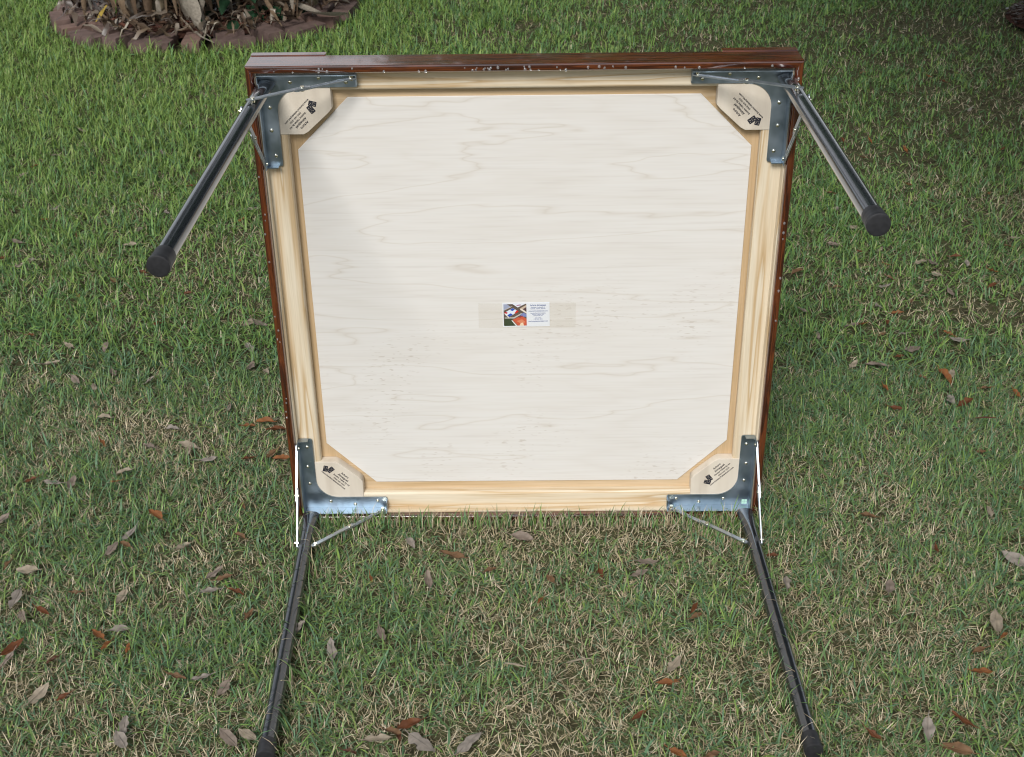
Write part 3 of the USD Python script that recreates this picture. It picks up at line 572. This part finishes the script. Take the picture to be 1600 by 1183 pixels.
tree(3.4, 18.5, 24.0, 7.0, 'unseen tallest tree far behind, added to darken the leg reflections', 46, .4, 6000)
tree(-6.0, 18.5, 23.0, 6.4, 'unseen tall tree far behind on the left, added to darken leg reflections', 44, .36, 6000)

# ------------------------------------------------------------------ fallen leaves, each one where the photograph shows it
def unproject(px, py, z):
    d = fw + rt * (px - 800) / FPX - up * (py - 591.5) / FPX
    return CAM + d * ((z - CAM[2]) / d[2])
G_, B_, D_ = DRYGREY, DRYBROWN, DRYDARK
# pixel x, pixel y, kind, length cm (0 = default), direction in degrees in the picture (None = random), label or None
LV = []
def L(kind, s):
    for tok in s.split():
        v = tok.split(','); LV.append((float(v[0]), float(v[1]), kind, float(v[2]) if len(v) > 2 else 0, float(v[3]) if len(v) > 3 else None, None))
L('g', '82,753 112,755 192,737 325,717 4,812 294,703 314,1059 349,1076 286,855 184,984 36,963,3,60 61,1084,5 194,1132,4 10,1031,4,-40')
L('b', '374,837,3,20 165,1008 98,1089 12,882 180,752 49,750 390,961 200,1013 386,716 380,790')
L('d', '82,1031 623,1151 547,1175')
L('g', '518,1014,5 596,991,4,65 591,1156,5 659,1162,6 1000,895,4,-20')
L('b', '766,891 580,905,2 938,897,3 861,905,3 844,938,2.4 1085,949,2.8 1089,962,2.5 1051,1067,2.4 997,1120 1114,1178 1060,1177')
L('b', '1463,859 1533,705 1596,763 1367,1149 1529,1016 1569,993 1208,867,2.4')
L('g', '1546,798 1586,873,6 1390,916,4 1557,969,6 1229,910,4')
L('g', '118,594,4,35 147,604,3.2,80 234,594,3,-30 357,638,3.5,-60 162,651,4,10 270,669 232,696 203,383,5,5 260,332,4,50 27,379 30,415 51,405 218,359 392,503,4,-20 390,543,4,40 177,584 79,569,5 85,327 3,315 108,540 389,325 392,572,4 416,580,3.6')
L('b', '377,344,3.5 4,405,3 178,439,3.5,25 122,462,2.8 245,506,3 350,540,2.6 161,692 292,459 178,481 71,344 220,425 120,369 389,665 47,523')
L('b', '1389,432,3 1383,411 1494,398 1575,382 1552,422 1550,445 1538,606 1403,489 1386,503 1379,521 1345,506 1406,556 1442,589 1482,520 1345,391 1308,447 1384,606 1400,638 1425,469 1589,614')
L('g', '1457,408,3.5 1464,428 1381,446,4,0 1301,379,4 1334,352,4 1411,520,3 1427,543,6,-20 1487,584,4,-60 1511,410 1486,455 1376,387 1372,477 1254,484 1442,435 1486,625,5,60 1369,570,6,10 1334,570 1308,325 1278,523')
L('b', '1348,115 1451,121 1475,129 1497,117 1415,230,4 1317,215 1350,243 1360,217 1567,230 1572,127')
L('g', '1515,170 1475,200 129,204 281,195 84,242,5 315,246 255,240 180,270 37,274')
L('b', '56,260 300,290 1300,300 1545,300 1420,285')
SPECIAL = [
 (43, 891, 'g', 5.0, 5, 'broad grey oval leaf near the left edge, level with the legs'),
 (203, 834, 'g', 4.6, -40, 'pale grey leaf slanting upper right, beside a thinner grey one'),
 (175, 856, 'g', 4.0, -42, 'slim grey leaf end to end with a pale grey leaf on the left'),
 (196, 851, 'b', 3.2, 25, 'small rust leaf lying across the joint of two grey leaves'),
 (243, 804, 'b', 4.8, 33, 'bright orange pointed leaf alone on the left of the table'),
 (336, 895, 'g', 4.4, -30, 'grey leaf resting beside an orange leaf left of the left lying leg'),
 (351, 902, 'b', 3.6, -10, 'orange leaf tucked against a grey one left of the left lying leg'),
 (327, 923, 'g', 3.8, -12, 'narrow grey leaf just below the grey and orange pair'),
 (369, 925, 'b', 3.8, 20, 'dark rust leaf right of the grey and orange pair'),
 (191, 934, 'g', 4.4, -55, 'grey leaf standing steeply by itself left of the left leg'),
 (24, 937, 'g', 5.6, -60, 'long drab leaf with a brown rim at the left edge'),
 (67, 954, 'b', 3.6, 25, 'orange leaf just right of the drab leaf at the left edge'),
 (118, 926, 'b', 2.8, 0, 'small brown curl between the left edge and the steep grey leaf'),
 (153, 992, 'b', 4.0, 40, 'orange leaf curled up with a dark tip in the lower left'),
 (20, 1012, 'b', 5.0, -30, 'large orange brown leaf at the left edge of the lower lawn'),
 (276, 1057, 'b', 3.6, 10, 'orange leaf alone left of the left leg foot'),
 (189, 1157, 'g', 4.6, 60, 'wide wrinkled tan leaf low in the bottom left corner'),
 (357, 1153, 'g', 5.8, 45, 'biggest tan leaf with dark edge beside the left leg foot'),
 (386, 1147, 'g', 4.4, 30, 'darker taupe leaf touching the biggest tan leaf'),
 (642, 848, 'g', 3.8, 55, 'round taupe leaf in front of the lower rail on the left'),
 (668, 907, 'g', 4.6, 82, 'upright oval tan leaf between the lying legs'),
 (706, 869, 'b', 6.0, 18, 'long dark orange leaf in front of the lower rail'),
 (469, 980, 'g', 3.4, -50, 'small tan leaf leaning on the left lying leg'),
 (639, 1133, 'b', 4.6, -20, 'bright orange leaf near the bottom centre'),
 (614, 1145, 'b', 3.6, 20, 'rust leaf overlapping the bright orange one at bottom centre'),
 (733, 1159, 'g', 6.4, -42, 'long tan leaf half sunk in grass at the bottom centre'),
 (1012, 879, 'g', 4.4, -8, 'pale tan oval leaf in front of the right lower bracket'),
 (1054, 1039, 'g', 4.4, -52, 'tan leaf standing on edge left of the right lying leg'),
 (1038, 1067, 'b', 3.2, 0, 'orange fleck below the tan leaf left of the right leg'),
 (816, 839, 'g', 5.0, 10, 'drab leaf against the middle of the lower rail'),
 (1355, 806, 'b', 3.4, 12, 'brown leaf by itself right of the right lower bracket'),
 (1535, 1049, 'b', 4.2, -5, 'dark rust leaf near the right edge of the lower lawn'),
 (1504, 1125, 'b', 4.4, 30, 'yellowish orange leaf in the bottom right corner'),
 (1494, 1169, 'b', 5.6, 20, 'large tan and rust leaf cut by the bottom right edge'),
 (1450, 1140, 'g', 4.6, 85, 'grey oval leaf standing upright right of the right foot'),
 (165, 542, 'g', 3.8, -60, 'clear grey leaf below the upper left foot'),
 (294, 695, 'g', 4.8, 8, 'taupe leaf low on the left lawn, level with the lower brackets'),
 (413, 658, 'b', 5.2, 10, 'broad brown leaf touching the left side of the table'),
 (431, 671, 'b', 4.6, -8, 'pointed orange leaf against the left side of the table'),
 (428, 707, 'b', 4.6, -35, 'rust leaf below the orange one by the left table side'),
 (439, 716, 'b', 4.4, 5, 'brown leaf beside the lower left bracket'),
 (405, 505, 'g', 5.0, 15, 'grey leaf close to the left side halfway up the table'),
 (1246, 423, 'b', 4.4, -15, 'dark brown curled leaf by the right side of the table'),
 (1477, 587, 'b', 6.2, 42, 'large dark rust leaf standing out on the right lawn'),
 (1509, 628, 'b', 4.8, -18, 'brown leaf just below the large dark rust leaf'),
 (1441, 407, 'g', 4.6, -5, 'pale round leaf on the right lawn below the right upper foot'),
 (1496, 530, 'g', 4.6, 3, 'whitish sliver of a leaf on the right lawn'),
 (1330, 507, 'g', 4.8, -12, 'tan leaf with a dark stalk right of the table'),
 (1584, 369, 'g', 2.6, 0, 'small white fleck of a leaf near the right edge'),
]
for px, py, k, ln, dr_, lb in SPECIAL: LV.append((px, py, k, ln, dr_, lb))
leaf_spots = []
rl = np.random.default_rng(5)
def leaf_mesh(Lc, wd, fold, curl, seed):
    g = np.random.default_rng(seed); m, c = 13, 7; V = []; F = []; bite = g.uniform(.25, .8); cut = g.uniform(.3, .9) if seed % 3 == 0 else g.uniform(0, .15); roll = g.uniform(-.5, .5)
    for i in range(m):
        f = i / (m - 1); w = wd * math.sin(math.pi * f ** .85) ** .75 * (1 + .10 * math.sin(f * 17 + seed)) * .5 if 0 < f < 1 else .0006
        for j in range(c):
            s = (j / (c - 1) - .5) * 2
            if j == 0: s *= 1 - cut * math.exp(-((f - bite) / .10) ** 2)
            if j == c - 1: s *= 1 + g.uniform(-.16, .06)
            V.append(((f - .5) * Lc, s * w, fold * abs(s) ** 1.3 * w + roll * s * w * (f - .5) * 1.6 + curl * (f - .5) ** 2 * Lc * 2 + .0012 * math.sin(f * 12 + s * 2 + seed) - .0012 * (abs(s) < .1)))
    for i in range(m - 1):
        for j in range(c - 1):
            p = i * c + j; F.append((p, p + 1, p + c + 1)); F.append((p, p + c + 1, p + c))
    a = trimesh.Trimesh(V, F, process=False)
    st = tube([(-.5 * Lc - .010, .001, .003 + curl * Lc * .5), (-.5 * Lc, 0, curl * Lc * .5), (.3 * Lc, 0, .0006 + curl * .08 * Lc)], [.0007, .0008, .0004], 5)
    return cat_([a, st])
MARKS = [(247, 417, 'the left upper foot'), (1373, 352, 'the right upper foot'), (320, 270, 'the left upper leg'), (1310, 240, 'the right upper leg'), (1272, 1165, 'the right lower foot'), (415, 1170, 'the left lower foot'), (450, 980, 'the left lying leg'), (1225, 980, 'the right lying leg'),
         (470, 750, 'the lower left bracket'), (1180, 740, 'the lower right bracket'), (700, 805, 'the lower rail'), (950, 805, 'the lower rail'), (1235, 300, 'the right table side'), (415, 330, 'the left table side'), (300, 80, 'the brick ring'), (1258, 97, 'the upper right table corner'), (382, 105, 'the upper left table corner'), (1585, 45, 'the dark mulch patch'),
         (243, 804, 'the bright orange pointed leaf'), (43, 891, 'the broad grey oval leaf'), (336, 895, 'the grey and orange leaf pair'), (191, 934, 'the steep grey leaf'), (24, 937, 'the long drab leaf'), (153, 992, 'the curled orange leaf'), (189, 1157, 'the wide wrinkled leaf'), (357, 1153, 'the biggest tan leaf'), (668, 907, 'the upright oval leaf'), (706, 869, 'the long dark orange leaf'),
         (639, 1133, 'the bottom orange leaf'), (1012, 879, 'the pale tan oval leaf'), (1054, 1039, 'the tan leaf on edge'), (1477, 587, 'the large dark rust leaf'), (1441, 407, 'the pale round leaf'), (1496, 530, 'the whitish sliver'), (1330, 507, 'the stalked tan leaf'), (1535, 1049, 'the rust leaf at right'), (1450, 1140, 'the upright grey leaf'), (165, 542, 'the clear grey leaf'), (294, 695, 'the low taupe leaf'),
         (413, 658, 'the broad brown leaf'), (405, 505, 'the grey leaf halfway up'), (0, 420, 'the left picture edge'), (0, 600, 'the left picture edge'), (1600, 440, 'the right picture edge'), (1600, 800, 'the right picture edge'), (1600, 1000, 'the right picture edge'), (900, 1183, 'the bottom picture edge'), (0, 1080, 'the left picture edge'), (0, 760, 'the left picture edge'), (1600, 230, 'the right picture edge')]
LOOKS = {'g': ('small grey leaf', 'little taupe leaf', 'small pale tan leaf'), 'b': ('small orange leaf', 'little rust leaf', 'small umber leaf'), 'd': ('tiny dark leaf scrap',)}
taken = set()
def leaf_label(px, py, k, i):
    lk = LOOKS[k][i % len(LOOKS[k])]
    for md in sorted(MARKS, key=lambda m: math.hypot(px - m[0], py - m[1])):
        dx, dy = px - md[0], py - md[1]; dist = math.hypot(dx, dy)
        vert = 'above' if dy < 0 else 'below'; hor = 'left' if dx < 0 else 'right'
        rel = f'{vert}' if abs(dx) < .4 * abs(dy) else (f'{hor} of' if abs(dy) < .4 * abs(dx) else f'{vert} and {hor} of')
        how = 'close' if dist < 28 else ('just' if dist < 60 else ('a little way' if dist < 110 else 'some way'))
        t = f'{lk} in the grass, {how} {rel} {md[2]}'
        if t not in taken and len(t.split()) <= 16: taken.add(t); return t
for i, (px, py, k, ln, dr_, lb) in enumerate(LV):
    Lc = .92 * (ln or {'g': rl.uniform(3.0, 4.3), 'b': rl.uniform(2.2, 3.4), 'd': 2.4}[k]) / 100
    zc = .020 if lb else .016
    p = unproject(px, py, zc); p[2] = zc + float(ground_z(p[0], p[1]))
    if dr_ is None: ang = rl.uniform(0, 2 * math.pi)
    else:
        a = math.radians(dr_); q2 = unproject(px + 12 * math.cos(a), py + 12 * math.sin(a), zc); ang = math.atan2(q2[1] - p[1], q2[0] - p[0]) + (math.pi if rl.uniform() < .5 else 0)
    m = leaf_mesh(Lc, Lc * (rl.uniform(.36, .52) if k == 'g' else rl.uniform(.30, .46)), rl.uniform(-.1, .55) if k == 'g' else rl.uniform(.2, .9), rl.uniform(-.12, .25), i)
    m.apply_transform(trimesh.transformations.euler_matrix(rl.uniform(-.35, .35), rl.uniform(-.22, .22), ang))
    tl = rl.uniform(.05, .45); 
    m.apply_transform(trimesh.transformations.rotation_matrix(tl * .5, (1, 0, 0)))     # many lean on the grass towards the open side
    x = obj('fallen_leaf', m, {'g': G_, 'b': B_, 'd': D_}[k][i % len({'g': G_, 'b': B_, 'd': D_}[k])], smooth=True)
    x.AddTranslateOp().Set(Gf.Vec3d(*map(float, p)))
    tag(x, lb or leaf_label(px, py, k, i), 'leaf', 'fallen leaves on the lawn')
    leaf_spots.append((p[0], p[1], Lc * .42, p[2]))

# ------------------------------------------------------------------ grass: green blades and straw, nobody could count them
rg = np.random.default_rng(19)
def scatter(x0, x1, y0, y1, dens): 
    k = int((x1 - x0) * (y1 - y0) * dens); return np.stack([rg.uniform(x0, x1, k), rg.uniform(y0, y1, k)], 1)
def clump(P, per, spread): 
    Q = np.repeat(P, per, 0); return Q + rg.normal(size=Q.shape) * spread
def fb(P, s, seed): return meshkit.fbm(np.stack([P[:, 0] * s, P[:, 1] * s, np.zeros(len(P))], 1), 3, seed)
def keep_out(P, hgt):
    x, y = P[:, 0], P[:, 1]; ok = ~((np.abs(x) < HW + .004) & (y > -.004) & (y < .085))
    for sx in (-1, 1):
        A, B = (np.array(v) for v in LEGS[(sx, -1)]); d = (B - A)[:2]; L2 = d @ d
        t = np.clip(((P - A[:2]) @ d) / L2, 0, 1); dist = np.linalg.norm(P - A[:2] - t[:, None] * d, axis=1)
        ok &= dist > .0125
    for cx, cy, R in ((-1.48, 4.10, .725), (.46, 4.96, .735), (2.52, 3.68, .33)):
        ok &= np.hypot(x - cx, y - cy) > R
    return ok
lx = np.array(leaf_spots)
from scipy.spatial import cKDTree
ltree = cKDTree(lx[:, :2])
def blades(P, length, width, lean, bend, cols, az=None):
    """tapered bent blades; P (n,2) feet"""
    k = len(P); az = rg.uniform(0, 2 * np.pi, k) if az is None else az
    dist, near = ltree.query(P)
    zcap = np.where(dist < lx[near, 2] * .80, .6, 1.0); lean = np.where(zcap < 1, np.maximum(lean, 1.15), lean); length = np.where(zcap < 1, length * .7, length)
    h = np.stack([np.cos(az), np.sin(az), 0 * az], 1); s = np.stack([-np.sin(az), np.cos(az), 0 * az], 1)
    tw = rg.uniform(-.9, .9, k)
    z0 = ground_z(P[:, 0], P[:, 1]) - .002
    base = np.c_[P, z0]; V = np.zeros((k, 7, 3)); c3 = np.repeat(cols[:, None, :], 7, 1).copy()
    th = lean.copy(); p = base.copy(); ws = (1.0, .95, .7)
    pts = [p]
    for i in range(3):
        st = length[:, None] * (.36, .34, .30)[i]
        p = p + st * (h * np.sin(th)[:, None] + np.array([0, 0, 1.0]) * np.cos(th)[:, None]); pts.append(p); th = np.minimum(th + bend, 1.75)
    side = s * np.cos(tw)[:, None] + np.array([0, 0, 1.0]) * np.sin(tw)[:, None] * .5
    for i in range(3):
        w = (width * .5 * ws[i])[:, None]; V[:, 2 * i] = pts[i] - side * w; V[:, 2 * i + 1] = pts[i] + side * w
    V[:, 6] = pts[3]
    V[:, :, 2] = np.maximum(V[:, :, 2], (z0 + .001)[:, None])
    f = np.array([(0, 1, 3), (0, 3, 2), (2, 3, 5), (2, 5, 4), (4, 5, 6)])
    F = (np.arange(k)[:, None, None] * 7 + f[None]).reshape(-1, 3)
    return V.reshape(-1, 3), F, c3.reshape(-1, 3)
GREENS = np.array([(.098, .185, .052), (.118, .215, .055), (.080, .165, .062), (.150, .245, .062), (.098, .190, .080)])
YEL = np.array([(.175, .27, .060), (.145, .25, .055), (.21, .28, .080)])
STRAWS = np.array([(.47, .40, .27), (.40, .33, .20), (.58, .51, .38), (.30, .24, .15), (.44, .39, .25)])
def colour(k, table, var=.22): return table[rg.integers(len(table), size=k)] * rg.uniform(1 - var, 1 + var, (k, 1))
parts = []; straw = []
def grow(x0, x1, y0, y1, dg, ds, hg, wg, lush_boost=0.0):
    P = clump(scatter(x0, x1, y0, y1, dg / 5), 5, .010); l = .62 * fb(P, 3.2, 3) + .38 * fb(P, 1.1, 21) + .40 * (fb(P, 11, 8) - .5) + lush_boost * np.clip((-P[:, 0] + .6) / 2.5, -.25, 1)
    hf = np.repeat(rg.uniform(.55, 1.45, len(P) // 5), 5)
    P_ok = keep_out(P, 0) & (rg.uniform(size=len(P)) < np.clip(.14 + 1.9 * (l - .28), .10, 1)); P, l, hf = P[P_ok], l[P_ok], hf[P_ok]; k = len(P)
    far = np.clip((P[:, 1] - .6) / 2.2, 0, 1) * np.clip((.9 - P[:, 0]) / 2.2, 0, 1)
    c = colour(k, GREENS) * np.where((P[:, 1] < .7)[:, None], (.98, .93, 1.18), (1, 1, 1)); y_ = rg.uniform(size=k) < .14 + .60 * far; c[y_] = colour(int(y_.sum()), YEL)
    parts.append(blades(P, hf * rg.uniform(.6, 1.3, k) * hg * (.75 + .55 * l + .35 * far), rg.uniform(.6, 1.25, k) * wg * np.where(rg.uniform(size=k) < .07, 1.7, 1.0), np.abs(rg.normal(.80 - .35 * np.clip((P[:, 1] - .6) / 2, 0, 1), .40, k)), rg.uniform(.05, .55, k), c))
    P = scatter(x0, x1, y0, y1, ds); l = fb(P, 3.2, 3); P = P[keep_out(P, 0) & (rg.uniform(size=len(P)) < np.clip(1.15 - 1.1 * (l - .2), .25, 1))]; k = len(P)
    straw.append(blades(P, rg.uniform(.4, 1.25, k) * hg * .95, rg.uniform(.6, 1.4, k) * wg * .5, np.clip(rg.normal(1.12, .36, k), .1, 1.5), rg.uniform(-.25, .45, k), colour(k, STRAWS, .3)))
grow(-1.25, 1.25, -1.05, .60, 42000, 40000, .029, .0025)
grow(-1.9, 1.9, .60, 1.9, 18000, 11000, .034, .0033, .10)
grow(-2.35, 2.35, 1.9, 3.2, 14000, 4500, .033, .0035, .25)
grow(-3.0, 3.0, 3.2, 4.9, 9500, 2200, .036, .0042, .3)
for a in ((-2.6, -1.25, -1.05, .6), (1.25, 2.6, -1.05, .6), (-3.2, -1.9, .6, 1.9), (1.9, 3.2, .6, 1.9), (-3.6, -2.35, 1.9, 3.2), (2.35, 3.6, 1.9, 3.2)): grow(*a, 3200, 1400, .045, .0055)
grow(-5, 5, 4.9, 8.0, 1600, 250, .055, .0085); grow(-4.5, -3, 3.2, 4.9, 1800, 300, .055, .008); grow(3, 4.5, 3.2, 4.9, 1800, 300, .055, .008)
def edge(A, B, k, off0, off1, hgt):
    """blades rooted just beside a line on the ground, many leaning over it"""
    A, B = np.array(A[:2]), np.array(B[:2]); d = (B - A) / np.linalg.norm(B - A); nrm = np.array([-d[1], d[0]])
    sgn = rg.choice([-1, 1], k); P = A + (B - A) * rg.uniform(0, 1, (k, 1)) + nrm * (sgn * rg.uniform(off0, off1, k))[:, None]
    az = np.arctan2(-nrm[1] * sgn, -nrm[0] * sgn) + rg.normal(0, .9, k); st = rg.uniform(size=k) < .55
    c = np.where(st[:, None], colour(k, STRAWS, .3), colour(k, GREENS)); ok = keep_out(P, 0)
    parts.append(blades(P[ok], (rg.uniform(.55, 1.3, k) * hgt)[ok], np.where(st, .0014, .0026)[ok], rg.uniform(0, .22, k)[ok], rg.uniform(.15, .75, k)[ok], c[ok], az[ok]))
for sx in (-1, 1): edge(*LEGS[(sx, -1)], 210, .0145, .030, .050)
for sx in (-1, 1): edge((sx * .29, -.004), (sx * .41, -.10), 130, .004, .016, .040)
edge((-.47, -.016), (.47, -.016), 1000, 0, .013, .042)
def merge(lst):
    V, F, C = [], [], []; o = 0
    for v, f, c in lst: V.append(v); F.append(f + o); C.append(c); o += len(v)
    return np.vstack(V), np.vstack(F), np.vstack(C)
for nm, lst, lb in (('grass', parts, 'short green lawn grass around the table'), ('dry_grass', straw, 'pale dead straw lying among the green grass')):
    V, F, C = merge(lst); o = obj(nm, (V, F), BLADE); tint_attr(o, C); tag(o, lb, 'grass', kind='stuff')
# loose straw stalks that lie on top, one by one
for (px, py, ln, a, lb) in ((904, 1032, 4.2, -8, 'flat pale straw piece in the middle of the near lawn'), (805, 1039, 3.6, 12, 'short broad straw piece left of a longer one on the near lawn'), (1540, 653, 4.6, 2, 'thin dark twig on the right lawn under a brown leaf'), (1360, 822, 2.8, 45, 'pale straw sliver right of the right lower bracket')):
    p = unproject(px, py, .036); p[2] = .036 + float(ground_z(p[0], p[1])); q2 = unproject(px + 12 * math.cos(math.radians(a)), py + 12 * math.sin(math.radians(a)), .036); ang = math.atan2(q2[1] - p[1], q2[0] - p[0])
    d = np.array([math.cos(ang), math.sin(ang), .05]) * ln / 200
    m = tube([-d, (0, 0, .002), d], [.0012, .0019, .001], 6)
    x = obj('straw_stalk' if 'straw' in lb else 'twig', m, DRYDARK[0] if 'dark' in lb else DRYGREY[2], smooth=True); x.AddTranslateOp().Set(Gf.Vec3d(*map(float, p))); tag(x, lb, 'stalk')
